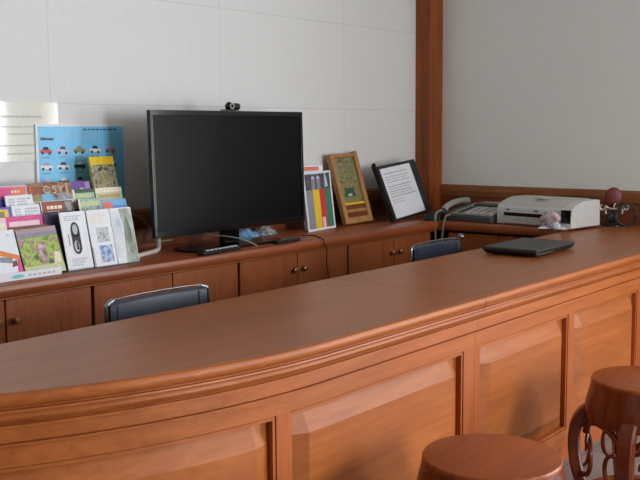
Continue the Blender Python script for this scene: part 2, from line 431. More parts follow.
# ------------------------------------------------------------------ back credenza
YW = 2.86                                       # front edge of the worktop
wt = thing('worktop', 'long reddish worktop on the low cabinets along the back wall', 'worktop', (2.5, 3.08, .715))
sh = tuple(wt.location)
prof = [(3.284, .715), (3.284, ZC), (YW+.008, ZC), (YW+.002, .757), (YW, .75), (YW-.002, .74), (YW, .728), (YW+.004, .719), (YW+.01, .715)]
m = MB(); m.prism(prof, .55, 4.50, 'x'); m.build('worktop_board', 'worktop', wt, shift=sh)
bx(.55, 4.50, YW+.014, YW+.03, .7085, .7148).build('edge_strip', 'cab', wt, shift=sh)
def knob(parent, sh, x, y, z, d=(0, -1)):
    m = MB(); P = [(x, y, z), (x+d[0]*.012, y+d[1]*.012, z), (x+d[0]*.014, y+d[1]*.014, z), (x+d[0]*.024, y+d[1]*.024, z), (x+d[0]*.028, y+d[1]*.028, z)]
    m.tube(P, [.006, .006, .013, .014, .008], 12); return m.build('knob', 'brass', parent, shift=sh)
YC = 2.89
def cabinet(x0, x1, label, split):
    t = thing('base_cabinet', label, 'cabinet', ((x0+x1)/2, 3.08, 0), group='low cabinets along the back wall'); s = tuple(t.location)
    m = MB(); e = .018
    m.box(x0, x0+e, YC+.02, 3.28, 0, .7065); m.box(x1-e, x1, YC+.02, 3.28, 0, .7065)
    m.box(x0+e, x1-e, YC+.02, 3.28, .06, .08); m.box(x0+e, x1-e, YC+.02, 3.28, .688, .7065); m.box(x0+e, x1-e, 3.265, 3.28, .08, .688)
    m.box(x0+e, x1-e, YC+.05, YC+.065, 0, .06)
    m.build('carcass', 'carcass', t, shift=s)
    for a, b, kx in ((x0+.006, split-.003, split-.036), (split+.003, x1-.006, split+.034)):
        d = bx(a, b, YC, YC+.0185, .07, .704).build('door', 'cab', t, shift=s, bevel=.003)
        m = MB()
        kn = knob(d, s, kx, YC-.0, .629)
    return t
cabinet(.62, 1.384, 'reddish wooden base cabinet farthest from the corner post, past the brochure rack', 1.0)
cabinet(1.388, 2.150, 'reddish wooden base cabinet directly under the brochure rack, brass knobs near the photo edge', 1.783)
cabinet(2.154, 2.932, 'reddish wooden base cabinet behind the chair nearest the brochures, under the television', 2.549)
cabinet(2.936, 3.712, 'reddish wooden base cabinet under the striped booklet, thin dark cord hanging over its door', 3.328)
cabinet(3.716, 4.478, 'reddish wooden base cabinet under the black document holder, next to the corner', 4.121)

# side credenza under telephone and printer
XS = 4.515
st = thing('worktop', 'short dark red worktop under telephone and printer along the side wall', 'worktop', (4.78, 2.6, .715)); sh = tuple(st.location)
prof = [(XR-.016, .715), (XR-.016, ZC), (XS+.008, ZC), (XS+.002, .757), (XS, .75), (XS-.002, .74), (XS, .728), (XS+.004, .719), (XS+.01, .715)]
m = MB(); m.prism(prof, 2.114, 2.85, 'y')
m.box(4.504, XR-.016, 2.851, 3.192, .715, ZC); m.build('worktop_board', 'worktop', st, shift=sh)
t = thing('base_cabinet', 'dark reddish base cabinet under the telephone and printer along the side wall', 'cabinet', (4.82, 2.49, 0)); s = tuple(t.location)
m = MB(); m.box(XS+.05, XR-.016, 2.13, 2.83, 0, .714); m.build('carcass', 'carcass', t, shift=s)
for a, b, ky in ((2.14, 2.50, 2.46), (2.506, 2.82, 2.54)):
    d = bx(XS+.031, XS+.0495, a, b, .07, .70).build('door', 'cab', t, shift=s, bevel=.003)
    knob(d, s, XS+.031, ky, .40, (-1, 0))

# ------------------------------------------------------------------ television
tv = thing('television', 'large black flat television with dark screen on the back worktop', 'television', (3.025, 3.0, ZC), (0, 0, R(-.6)))
L_ = R(-1.4)                                      # slight lean back
m = MB(); m.box(-.472, .472, -.004, .010, .078, .607); m.box(-.42, .42, .010, .05, .12, .55); m.box(-.3, .3, .05, .07, .14, .42)
m.build('housing', 'bezel', tv, rot=(L_, 0, 0), bevel=.003)
m = MB(); e = .016
m.box(-.472, .472, -.012, -.0045, .585, .607); m.box(-.472, .472, -.012, -.0045, .078, .104)
m.box(-.472, -.472+e, -.012, -.0045, .104, .585); m.box(.472-e, .472, -.012, -.0045, .104, .585)
m.build('bezel', 'blackgloss', tv, rot=(L_, 0, 0), bevel=.0015)
m = MB(); m.box(-.4555, .4555, -.008, -.0045, .1045, .5845); m.build('screen', 'screen', tv, rot=(L_, 0, 0))
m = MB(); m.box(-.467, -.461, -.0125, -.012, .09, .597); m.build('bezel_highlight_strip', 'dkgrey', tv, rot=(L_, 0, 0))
m = MB(); m.box(-.05, .05, .022, .055, .012, .2); m.build('neck', 'blackgloss', tv, bevel=.006)
m = MB()
out = [(.292*math.cos(a)*(abs(math.cos(a))**-.45 if abs(math.cos(a)) > .01 else 1), 0.098*math.sin(a)*(abs(math.sin(a))**-.45 if abs(math.sin(a)) > .01 else 1)+.035) for a in [2*math.pi*k/48 for k in range(48)]]
m.prism(out, 0, .012, 'z'); m.build('stand_base', 'blackgloss', tv, bevel=.003)

wc = thing('webcam', 'small black webcam with silver lens ring clipped on top of the television', 'webcam', (3.013, 3.003, 1.3685))
m = MB(); m.box(-.045, .045, -.012, .02, 0, .005); m.build('clip', 'black', wc, bevel=.002)
m = MB(); m.sphere((-.008, 0, .019), .0195, 18); m.build('body', 'blackgloss', wc)
m = MB(); m.tube([(.012, 0, .019), (.05, 0, .019)], .0145, 14); m.build('side_barrel', 'black', wc, bevel=.002)
m = MB(); m.tube([(-.008+.011*math.cos(a)-.002, -.0205, .019+.011*math.sin(a)) for a in [2*math.pi*k/18 for k in range(18)]], .003, 6, True); m.build('lens_ring', 'silver', wc)
m = MB(); m.tube([(-.008-.002, -.016, .019), (-.010, -.0225, .019)], [.009, .008], 14); m.build('lens', 'blackgloss', wc)

# remote control, packet and leads around the television foot
rc = thing('remote_control', 'black remote control with pale buttons in front of the television foot', 'remote control', (2.82, 2.896, ZC), (0, 0, R(6)))
m = MB(); m.box(-.125, .125, -.022, .022, 0, .018); m.build('body', 'black', rc, bevel=.005)
for k in range(8):
    bx(-.1+k*.027, -.1+k*.027+.014, -.019, -.006, .0185, .0225).build('button', 'paper', rc, bevel=.001)
rc = thing('remote_control', 'black remote control with grey buttons in front of the blue packet', 'remote control', (3.27, 2.908, ZC), (0, 0, R(7)))
m = MB(); m.box(-.09, .09, -.019, .019, 0, .016); m.build('body', 'black', rc, bevel=.005)
for k in range(5):
    bx(-.06+k*.026, -.06+k*.026+.012, -.014, -.004, .0165, .0195).build('button', 'grey', rc, bevel=.001)
pk = thing('packet', 'crumpled blue and silver packet lying behind the television foot', 'packet', (3.33, 3.215, ZC), (0, 0, R(4)))
def lumpy(x0, x1, y0, y1, h, seed, nx=12, ny=8):
    rnd = random.Random(seed); m = MB(); rows = []
    for i in range(nx+1):
        r = []
        for j in range(ny+1):
            u, v = i/nx, j/ny
            z = h*(math.sin(math.pi*u)*math.sin(math.pi*v))**.5*(.75+.35*rnd.random()) if 0 < i < nx and 0 < j < ny else 0
            r.append((x0+(x1-x0)*u, y0+(y1-y0)*v, z+.002))
        rows.append(r)
    m.grid(rows, 0)
    m.quad([(x0, y0, 0), (x1, y0, 0), (x1, y1, 0), (x0, y1, 0)])
    return m
lumpy(-.12, .06, -.05, .05, .04, 2).build('blue_wrapper', 'foil', pk)
lumpy(.06, .19, -.05, .045, .042, 5).build('silver_end', 'foilsilver', pk)
m = MB(); m.tube(spline([(2.47, 3.02, ZC+.011), (2.55, 3.06, ZC+.011), (2.66, 3.11, ZC+.012), (2.72, 3.17, ZC+.03), (2.76, 3.21, ZC+.10), (2.82, 3.235, ZC+.19)], 8), .0095, 10)
tag(m.build('white_cable', 'cablewhite'), 'thick white cable looping from the brochures to behind the television', 'cable')
m = MB(); m.tube(spline([(2.54, 3.2, ZC+.015), (2.56, 3.22, .93), (2.64, 3.23, .918), (2.71, 3.225, .87), (2.74, 3.22, .80), (2.85, 3.23, .79)], 8), .0035, 8)
tag(m.build('grey_cable', 'cablegrey'), 'thin pale cable arching up beside the television, above the thick white one', 'cable')
m = MB(); m.tube(spline([(2.96, 3.15, .80), (2.93, 3.1, .815), (2.98, 2.98, .808), (3.02, 2.915, .789), (3.05, 2.885, .7665)], 8), .003, 8)
tag(m.build('thin_lead', 'cablegrey'), 'thin grey lead curving over the black television foot', 'cable')
m = MB(); m.tube(spline([(3.52, 3.03, ZC+.003), (3.545, 2.97, ZC+.003), (3.50, 2.90, ZC+.003), (3.475, 2.854, .757), (3.475, 2.848, .735), (3.50, 2.852, .70), (3.524, 2.875, .628), (3.54, 2.878, .568), (3.55, 2.88, .40)], 8), .0025, 8)
tag(m.build('hanging_cable', 'cabledark'), 'thin dark cord hanging over the worktop edge across a cabinet door', 'cord')

# ------------------------------------------------------------------ printed things
def sheet_text(m, u0, u1, v0, v1, rows, mi, w, h, y, rnd, fill=.55, align='l'):
    """rows of small printed words"""
    for k in range(rows):
        vc = v1-(v1-v0)*(k+.5)/rows; hh = (v1-v0)/rows*fill/2
        u = u0; end = u0+(u1-u0)*(.6+.4*rnd.random())
        if align == 'c':
            c = (u0+u1)/2; d = (end-u0)/2; u = c-d; end = c+d
        while u < end-.02:
            l = min(end-u, (.05+.12*rnd.random())*(u1-u0)+.02)
            m.quad([(u*w, y, (vc-hh)*h), ((u+l)*w, y, (vc-hh)*h), ((u+l)*w, y, (vc+hh)*h), (u*w, y, (vc+hh)*h)], mi)
            u += l+.025
LEAN = 13
def booklet(name, label, X0, X1, Y0, sb, st, base, decals=(), group=None, cat='brochure', th=.004, texts=(), lean=LEAN, extra=None, z0=ZC+.004, yaw=0, roll=0):
    """a leaflet standing at X0..X1 with its foot sb and its head st up the leaning rack plane; decals (u0,v0,u1,v1,mat) or (polygon, mat)"""
    w, h = X1-X0, st-sb
    rnd = random.Random(hash(name+label) % 1 + int(X0*1000)+int(st*1000))
    mats = [base]; m = MB(); m.box(0, w, 0, th, 0, h)
    lay = -.0004
    def slot(x):
        if x not in mats: mats.append(x)
        return mats.index(x)
    for d in decals:
        lay -= .00012
        if len(d) == 5:
            u0, v0, u1, v1, mt = d
            pts = [(u0, v0), (u1, v0), (u1, v1), (u0, v1)]
        else: pts, mt = d
        m.quad([(u*w, lay, v*h) for u, v in pts], slot(mt))
    lay -= .0002
    for tx in texts:
        u0, v0, u1, v1, rows, mt = tx[:6]
        sheet_text(m, u0, u1, v0, v1, rows, slot(mt), w, h, lay, rnd, *(tx[6:]))
    if extra: extra(m, slot, w, h, lay-.0002)
    a = R(lean)
    o = m.build(name, mats, loc=(X0, Y0+sb*math.sin(a), z0+sb*math.cos(a)), rot=(-a, R(-roll), R(yaw)), smooth=False, fix=False)
    return tag(o, label, cat, group)
def ell(u, v, ru, rv, n=18): return [(u+ru*math.cos(2*math.pi*k/n), v+rv*math.sin(2*math.pi*k/n)) for k in range(n)]
G = 'leaflets in the tiered rack'
# front row
booklet('magazine', 'white magazine with orange sweep and pink patch, front tier at rack end', 1.735, 1.897, 2.938, .0, .174, 'paper',
        [([(.5, .62), (1, .44), (1, .34), (.5, .5)], 'p_orange'), ([(.5, .36), (.8, .3), (.8, .42), (.5, .47)], 'p_grey'), ([(.76, .22), (.9, .24), (.9, .36), (.8, .34)], 'p_brown'), ([(.86, .06), (1, .03), (1, .40), (.92, .35)], 'p_pink'), (.8, .88, .86, .9, 'p_skyblue')], G, 'magazine', lean=18, roll=2)
booklet('magazine', 'green magazine with walking people on its cover, front tier of the rack', 1.905, 2.072, 2.938, .0, .174, 'ph_green',
        [(0, .9, 1, 1, 'p_mauve'), (.0, .8, 1, .9, 'p_grey'), ([(.42, .25), (.62, .22), (.66, .66), (.5, .74), (.4, .6)], 'ph_people'), ([(.75, .18), (.95, .18), (.95, .42), (.82, .45)], 'p_cream'), (0, .0, 1, .2, 'p_palegreen')], G, 'magazine', lean=18, roll=2)
def oval_art(m, slot, w, h, y):
    d, p = slot('dkink'), slot('ltink')
    def e(u, v, ru, rv, mi, yy): m.quad([(a*w, yy, b*h) for a, b in ell(u, v, ru, rv)], mi)
    e(.5, .68, .17, .14, d, y); e(.5, .38, .17, .12, d, y); m.quad([(.33*w, y, .38*h), (.67*w, y, .38*h), (.67*w, y, .68*h), (.33*w, y, .68*h)], d)
    e(.5, .69, .10, .09, p, y-.0002); e(.48, .40, .10, .1, p, y-.0002)
    m.quad([(.46*w, y-.0003, .34*h), (.56*w, y-.0003, .34*h), (.54*w, y-.0003, .48*h), (.48*w, y-.0003, .48*h)], d)
    m.quad([(.2*w, y, .42*h), (.235*w, y, .42*h), (.235*w, y, .62*h), (.2*w, y, .62*h)], slot('ink'))
booklet('leaflet', 'tall white leaflet with a dark upright oval emblem, front tier', 2.092, 2.207, 2.95, 0, .221, 'paper', [(0, 0, 1, .02, 'ltink')], G, 'leaflet',
        texts=[(.15, .84, .85, .94, 3, 'ltink'), (.2, .06, .85, .2, 4, 'ltink')], extra=oval_art)
booklet('leaflet', 'tall white leaflet with two small stacked photographs, front tier', 2.214, 2.322, 2.95, 0, .221, 'paper',
        [(.3, .42, .82, .68, 'ph_town'), (.32, .06, .88, .36, 'ph_blue'), (.0, 0, .06, .35, 'ltink')], G, 'leaflet', texts=[(.15, .74, .85, .94, 5, 'p_cream')])
booklet('leaflet', 'tall grey green leaflet with a mountain landscape at the tier end', 2.325, 2.43, 2.95, 0, .221, 'paper',
        [([(.42, 0), (.98, 0), (.98, .98), (.4, .98), (.52, .6)], 'ph_mount'), ([(.05, .1), (.42, .05), (.46, .6), (.35, .95), (.05, .95)], 'ph_pale'), ([(.62, .2), (.82, .15), (.85, .6), (.7, .9), (.55, .7)], 'ph_hill')], G, 'leaflet')
# second tier
booklet('leaflet', 'narrow dark navy leaflet beside the white oval emblem leaflet', 2.082, 2.2, 3.0, .02, .222, 'navy', [], G, 'leaflet')
booklet('magazine', 'orange and grey topped magazine peeking out behind the green magazine', 1.914, 2.073, 3.0, .02, .178, 'p_tan', [(0, .93, 1, 1, 'p_brown'), (.0, .86, .5, .93, 'p_orange'), (.5, .86, 1, .93, 'p_olive'), (.0, .72, 1, .86, 'p_grey')], G, 'magazine')
booklet('card', 'white card with a pink border just above the green magazine', 1.900, 2.06, 3.012, .02, .215, 'paper',
        [(0, .88, 1, 1, 'p_pink'), (0, .6, .1, .9, 'p_pink'), (.9, .6, 1, .9, 'p_pink'), (.1, .8, .9, .9, 'p_palepink')], G, 'card', texts=[(.15, .7, .85, .79, 2, 'p_lavender')])
booklet('card', 'cream card at the rack end, below the blue leaflet', 1.80, 1.897, 3.0, .02, .215, 'p_cream', [(0, .9, 1, 1, 'p_palepink')], G, 'card')
booklet('brochure', 'grey picture brochure half hidden under the red brown booklet', 2.078, 2.2, 3.03, .03, .215, 'ph_city', [(0, .5, .35, .98, 'p_lavender')], G)
booklet('card', 'white printed card above the pink bordered card, lower of two', 1.948, 2.068, 3.031, .05, .253, 'paper', [(.86, .78, .9, .82, 'p_yellow')], G, 'card', texts=[(.12, .8, .36, .95, 3, 'ltink'), (.45, .8, .92, .95, 3, 'ltink')])
booklet('leaflet', 'blue leaflet with a yellow emblem at the rack end', 1.83, 1.944, 3.03, .05, .25, 'p_violet', [(.42, .76, .9, .96, 'p_yellow'), (.55, .8, .75, .92, 'p_olive')], G, 'leaflet')
booklet('booklet', 'red brown booklet with pale capital lettering in the middle of the rack', 2.082, 2.226, 3.045, .05, .258, 'p_brown', [(0, .72, .03, 1, 'paper'), (.03, .7, .7, .98, 'p_rust'), (.75, .75, .95, .98, 'ph_city')], G, 'booklet',
        texts=[(.18, .85, .9, .92, 1, 'p_cream', .9), (.18, .75, .6, .82, 1, 'p_cream', .9)])
# third tier
booklet('card', 'white printed card highest at the rack end, upper of two', 1.942, 2.058, 3.052, .09, .29, 'paper', [(.82, .92, .9, .96, 'p_palegreen')], G, 'card', texts=[(.1, .8, .34, .95, 3, 'ltink'), (.42, .8, .9, .95, 3, 'ltink')])
booklet('brochure', 'dull teal brochure just above the white leaflet with two photographs', 2.258, 2.37, 3.05, .06, .258, 'ph_teal', [(.1, .85, .9, .95, 'p_palegreen'), (0, .7, .08, 1, 'p_cream')], G)
booklet('brochure', 'light blue brochure with red patch above the mountain leaflet', 2.372, 2.494, 3.05, .06, .248, 'p_skyblue', [(.02, .76, .4, .95, 'p_coral'), (.4, .74, .95, .86, 'p_blue')], G)
# fourth tier
booklet('booklet', 'white booklet with a pink and violet wave at the rack end', 1.865, 2.06, 3.075, .12, .326, 'p_lavender', [([(0, .72), (.6, .78), (.95, .84), (.95, .97), (.5, .98), (0, .96)], 'p_coral'), ([(0, .76), (.5, .80), (.75, .9), (.5, .97), (0, .96)], 'p_pink'), ([(0, .5), (1, .5), (1, .70), (.7, .70), (.3, .78), (0, .80)], 'p_violet')], G, 'booklet', texts=[(.62, .86, .92, .91, 1, 'p_cream', .9)])
def letters(m, slot, w, h, y):
    c, d = slot('p_cream'), slot('p_orange')
    def st(pts, mi):
        for (a, b), (e, f) in zip(pts, pts[1:]):
            A = Vector((a*w, 0, b*h)); B = Vector((e*w, 0, f*h)); n = (B-A).normalized().cross(Vector((0, 1, 0)))*.0014
            m.quad([(q.x, y, q.z) for q in (A-n, B-n, B+n, A+n)], mi)
    st([(.50, .90), (.44, .93), (.38, .92), (.36, .87), (.38, .82), (.44, .80), (.50, .82)], c)
    st([(.65, .92), (.59, .93), (.56, .90), (.64, .85), (.62, .80), (.55, .81)], c)
    st([(.70, .94), (.75, .87), (.82, .94)], c); st([(.75, .87), (.74, .79)], c)
    st([(.10, .92), (.05, .92), (.05, .82), (.10, .82)], d); st([(.05, .87), (.12, .87)], d)
booklet('booklet', 'wide brown picture booklet with large pale letters under the blue car poster', 2.055, 2.255, 3.075, .12, .33, 'ph_brown', [(0, .66, .3, .78, 'p_olive'), (.02, .8, .3, .94, 'p_rust'), (.3, .66, .55, .79, 'p_skyblue'), (.55, .66, 1, .79, 'ph_city'), (0, .6, 1, .66, 'paper'), (.86, .72, .92, .98, 'p_tan')], G, 'booklet', extra=letters)
booklet('brochure', 'dull teal brochure with pale band under the purple leaflet', 2.258, 2.362, 3.078, .1, .296, 'ph_teal', [(0, .75, .1, 1, 'p_cream'), (.1, .92, 1, 1, 'p_darkgreen'), (.15, .82, .9, .9, 'p_palegreen')], G)
booklet('brochure', 'pale green and yellow brochure below the yellow booklet', 2.366, 2.5, 3.075, .1, .296, 'p_palegreen', [(0, .9, 1, 1, 'p_cream'), (.1, .78, .9, .86, 'p_tan'), (0, .66, 1, .74, 'p_teal')], G)
# top tier
booklet('leaflet', 'purple leaflet with a white disc on the top tier', 2.268, 2.366, 3.1, .14, .326, 'p_purple', [(ell(.55, .78, .15, .08), 'paper'), (.72, .76, .95, .98, 'p_lilac')], G, 'leaflet')
booklet('booklet', 'thick yellow booklet with a stone arch picture, tallest in the rack', 2.384, 2.505, 3.1, .14, .425, 'p_yellow', [(0, .5, 1, .88, 'ph_arch'), ([(.06, .5)] + [(.5+.4*math.cos(a), .68+.17*math.sin(a)) for a in [math.pi-math.pi*k/12 for k in range(13)]] + [(.94, .5)], 'ph_city'), ([(.14, .5)] + [(.5+.32*math.cos(a), .67+.13*math.sin(a)) for a in [math.pi-math.pi*k/12 for k in range(13)]] + [(.86, .5)], 'ph_arch'), (.02, .44, .5, .5, 'p_orange'), (.5, .42, .98, .5, 'p_tan')], G, 'booklet', th=.012)
# the rack itself
rk = thing('brochure_rack', 'low tiered brochure rack packed with leaflets, white printed front lip', 'rack', (2.1, 2.95, ZC)); sh = tuple(rk.location)
a = R(LEAN)
def lean_box(m, x0, x1, Y0, t0, t1, s0, s1):
    """box in the leaning plane: t across, s up"""
    T = Matrix.Translation((0, Y0, ZC+.004)) @ Matrix.Rotation(-a, 4, 'X')
    m.box(x0, x1, t0, t1, s0, s1, 0, T)
for Y0, s1, x0, x1 in ((2.964, .13, 1.72, 2.44), (3.052-.0135+.025, .22, 1.79, 2.50), (3.115, .30, 1.8, 2.52)):
    m = MB(); lean_box(m, x0, x1, Y0, .005 if Y0 < 3 else .009, .007 if Y0 < 3 else .012, 0.0, s1); m.build('tier_back', 'carcass', rk, shift=sh)
m = MB(); m.box(1.72, 2.44, 2.936, 3.16, 0, .0035); m.v = [(x, y, z+ZC) for x, y, z in m.v]; m.build('base_tray', 'black', rk, shift=sh)
m = MB(); m.box(1.735, 2.045, 2.928, 2.932, ZC+.0005, ZC+.028); lip = m.build('front_lip', 'paper', rk, shift=sh)
m = MB()
m.quad([(u, 2.9275, ZC+v) for u, v in ell(1.862, .014, .026, .007)], 0)
for k in range(6): m.quad([(1.905+k*.02, 2.9275, ZC+.010), (1.917+k*.02, 2.9275, ZC+.010), (1.917+k*.02, 2.9275, ZC+.017), (1.905+k*.02, 2.9275, ZC+.017)], 1)
m.build('printed_marks', ['p_cyan', 'ltink'], lip, shift=sh, fix=False)

# ------------------------------------------------------------------ poster and notice on the wall
def poster():
    W, H = .443, .50; rnd = random.Random(3)
    m = MB(); m.box(0, W, 0, .012, 0, H)
    y = -.0006; mats = ['paper', 'posterblue', 'posterpale', 'dkink', 'p_red', 'p_lavender', 'p_olive', 'paper', 'navy', 'ink', 'p_blue', 'p_mauve', 'posterink']
    m.quad([(.011, y, .0), (W-.004, y, 0), (W-.004, y, H-.010), (.011, y, H-.010)], 1)
    m.quad([(.13, y-.0002, H-.02), (.3, y-.0002, H-.02), (.3, y-.0002, H-.07), (.12, y-.0002, H-.07)], 2)
    y -= .0005
    # headline, a row of small bold words
    x = .228
    for l in (.035, .022, .03, .026, .018, .03, .045, .035):
        m.quad([(x, y, H-.026), (x+l*.55, y, H-.026), (x+l*.55, y, H-.0195), (x, y, H-.0195)], 12); x += l*.55+.006
    m.quad([(.02, y, H-.064), (.022, y, H-.052), (.05, y, H-.056), (.085, y, H-.056), (.08, y, H-.065)], 8)   # small boat mark
    def car(cx, cz, s, body, cab):
        P = lambda pts, mi, yy: m.quad([(cx+a*s, yy, cz+b*s) for a, b in pts], mi)
        P([(-.5, -.12), (.5, -.18), (.52, .02), (.36, .1), (-.4, .12), (-.52, .02)], body, y)
        P([(-.3, .1), (.28, .08), (.16, .3), (-.16, .32)], cab, y-.0002)
        P(ell(-.3, -.14, .11, .11, 10), 3, y-.0004); P(ell(.28, -.18, .11, .11, 10), 3, y-.0004)
        m.quad([(cx-.35*s, y, cz-.5*s), (cx+.3*s, y, cz-.5*s), (cx+.3*s, y, cz-.44*s), (cx-.35*s, y, cz-.44*s)], 9)
    C = [[(4, 3), (5, 8), (6, 6), (7, 8), (11, 5)], [(7, 11), (7, 8), (8, 7), (5, 8), (8, 7)], [(11, 5), (8, 7), (5, 3), (7, 8), (8, 10)], [(5, 8), (4, 3), (7, 8), (6, 3), (8, 8)]]
    for r in range(4):
        for c in range(5):
            car(.045+c*.0805, H-.108-r*.064  , .056, *C[r][c])
    o = m.build('poster', [q for q in mats], loc=(2.199, YB-.0125, .812), smooth=False, fix=False)
    return tag(o, 'blue poster with rows of small cars on the wall behind the brochures', 'poster')
poster()
m = MB(); W, H = .50, .232; rows = []
for i in range(25):
    u = i/24; bulge = .001
    rows.append([(u*W, -bulge, 0), (u*W, -bulge-.0006, H)])
m.grid(rows, 0)
rows2 = [[(u[0][0], u[0][1]+.0012, u[0][2]), (u[1][0], u[1][1]+.0012, u[1][2])] for u in rows]
m.grid(rows2, 0)
rnd = random.Random(11)
for k, (u0, u1, v, hh) in enumerate(((.30, .84, .755, .016), (.42, .88, .585, .011), (.54, .84, .46, .011), (.36, .90, .27, .011), (.52, .86, .13, .011))):
    u = u0
    while u < u1:
        l = .018+.035*rnd.random()
        bl = .001
        m.quad([(u*W, -bl-.0016, (v-hh)*H), ((u+l)*W, -bl-.0016, (v-hh)*H), ((u+l)*W, -bl-.0016, (v+hh)*H), (u*W, -bl-.0016, (v+hh)*H)], 1); u += l+.008
tag(m.build('wall_notice', ['glosspaper', 'ltink'], loc=(2.313-W, YB-.0035, 1.166), fix=False), 'shiny laminated white notice with lines of print taped on the wall', 'notice')

# ------------------------------------------------------------------ booklets and frame right of the television
def stripes(m, slot, w, h, y):
    b = .055
    def q(u0, v0, u1, v1, k, d=0): m.quad([(u0*w, y-d, v0*h), (u1*w, y-d, v0*h), (u1*w, y-d, v1*h), (u0*w, y-d, v1*h)], slot(k))
    X = [.05, .29, .52, .72, .95]
    for i, k in enumerate(('p_grey', 'p_yellow', 'p_red', 'p_green')): q(X[i], .04, X[i+1], .70 if i in (1, 2) else .97, k)
    q(.05, .70, .70, .965, 'ph_dark', .0002); q(.70, .70, .95, .965, 'p_darkgreen', .0002)
    for u in (.33, .52): m.quad([(a_*w, y-.0004, b_*h) for a_, b_ in ell(u, .90, .06, .03)], slot('p_lavender')); q(u-.07, .70, u+.07, .87, 'p_grey', .0004)
    m.quad([(a_*w, y-.0004, b_*h) for a_, b_ in ((.74, .72), (.86, .74), (.80, .96), (.75, .96))], slot('p_lavender'))
    q(.55, .04, .66, .22, 'p_palepink', .0003)
booklet('booklet', 'white edged booklet with grey, yellow, red and green stripes beside the television', 3.662, 3.884, 3.103, 0, .304, 'paper', [], None, 'booklet', th=.008, lean=6, extra=stripes, z0=ZC, roll=1.6)
booklet('booklet', 'white booklet with a red band peeking out behind the striped booklet', 3.70, 3.875, 3.152, 0, .338, 'paper', [(.1, .92, .82, .98, 'p_coral')], None, 'booklet', th=.01, lean=6, z0=ZC)
fr = thing('picture_frame', 'slim bamboo tray frame with a green garden picture leaning on the wall', 'picture frame', (4.012, 3.14, ZC+.007), (R(-16.5), R(-1.4), R(-1.7)))
W, H = .236, .396
m = MB()
m.box(0, .031, -.012, .02, 0, H); m.build('side_rail', 'bamboo', fr, bevel=.004)
m = MB(); m.box(W-.031, W, -.012, .02, 0, H+.008); m.build('side_rail', 'bamboo', fr, bevel=.004)
m = MB(); m.box(.0315, W-.0315, -.01, .018, 0, .035); m.build('bottom_rail', 'bamboo', fr, bevel=.004)
m = MB(); m.box(.0315, W-.0315, -.006, .018, H-.022, H-.002); m.build('top_rail', 'bamboo', fr, bevel=.003)
m = MB(); m.box(.0315, W-.0315, -.004, .012, .062, .08); m.build('cross_bar', 'bamboo', fr, bevel=.003)
m = MB(); m.box(.0315, W-.0315, .004, .012, .115, H-.023)
for (u0, v0, u1, v1, k) in ((.045, .125, .195, .15, 1), (.07, .15, .15, .2, 2), (.09, .155, .125, .168, 3), (.06, .27, .2, .278, 1)):
    m.quad([(u0, .0034, v0), (u1, .0034, v0), (u1, .0034, v1), (u0, .0034, v1)], k)
m.build('picture', ['ph_garden', 'p_olive', 'p_darkgreen', 'paper'], fr, smooth=False, fix=False)
m = MB(); m.box(.0315, W-.0315, .0125, .018, .0355, H-.03); m.build('back_panel', 'wains', fr)
m = MB(); m.box(.0315, W-.0315, -.004, .010, .105, .115); m.build('ledge', 'p_yellow', fr)

fo = thing('document_holder', 'open black document holder showing a printed white sheet beside the corner post', 'folder', (4.305, 3.03, ZC+.005), (R(-20), R(-4.5), R(4)))
W, H = .45, .325
m = MB(); m.box(0, W, 0, .012, 0, H); m.build('cover', 'black', fo, bevel=.004)
m = MB(); m.box(.045, .375, -.0016, -.0004, .012, H-.018)
rnd = random.Random(5)
for k, (z, th, mi, u1) in enumerate(((.272, .0035, 1, .32), (.25, .005, 2, .33), (.235, .005, 2, .3), (.22, .005, 2, .33), (.195, .0035, 1, .33), (.18, .005, 2, .3), (.165, .0035, 1, .31), (.15, .005, 2, .32), (.135, .0035, 1, .35), (.115, .004, 2, .2), (.10, .004, 2, .2))):
    u = .07
    while u < u1-.01:
        l = min(u1-u, .02+.05*rnd.random()) if mi == 2 else u1-u
        m.quad([(u, -.002, z), (u+l, -.002, z), (u+l, -.002, z+th), (u, -.002, z+th)], mi); u += l+.006
m.build('printed_sheet', ['paper', 'ink', 'ltink'], fo, smooth=False, fix=False)
for k in range(2):
    m = MB(); m.box(-.004-.012*k, -.001-.012*k, -.016, .006, 0, H+.022-.012*k)
    m.build('side_flap', 'black', fo)
bk = thing('desk_punch', 'low black desk gadget between the document holder and the telephone', 'desk gadget', (4.66, 2.955, ZC), (0, 0, R(8)))
m = MB(); m.prism([(-.11, 0), (.11, 0), (.115, .02), (.08, .045), (-.02, .05), (-.1, .03)], -.05, .05, 'y'); m.build('body', 'black', bk, bevel=.006)
m = MB(); m.tube([(.04, -.02, .048), (.08, 0, .058), (.10, .01, .052)], .009, 8); m.build('lever', 'charcoal', bk)

# ------------------------------------------------------------------ telephone
ph = thing('telephone', 'grey desk telephone with handset and coiled cord, left of the printer', 'telephone', (4.60, 2.742, ZC), (0, 0, R(-8)))
def wedge(m, x0, x1, y0, y1, za, zb, z0=0): m.prism([(x0, z0), (x1, z0), (x1, zb), (x0, za)], y0, y1, 'y')
m = MB(); wedge(m, 0, .24, -.175, .185, .035, .08); m.build('base', 'dkgrey', ph, bevel=.006)
def on_top(x, d=.001): return .035+.05*x/.24+d
m = MB(); m.prism([(.01, on_top(.01)), (.235, on_top(.235)), (.235, on_top(.235, .006)), (.01, on_top(.01, .006))], -.168, .118, 'y'); m.build('face_plate', 'grey', ph, bevel=.002)
m = MB(); m.prism([(.165, on_top(.165, .007)), (.228, on_top(.228, .007)), (.228, on_top(.228, .02)), (.165, on_top(.165, .016))], -.12, .07, 'y'); m.build('display', 'charcoal', ph, bevel=.002)
m = MB()
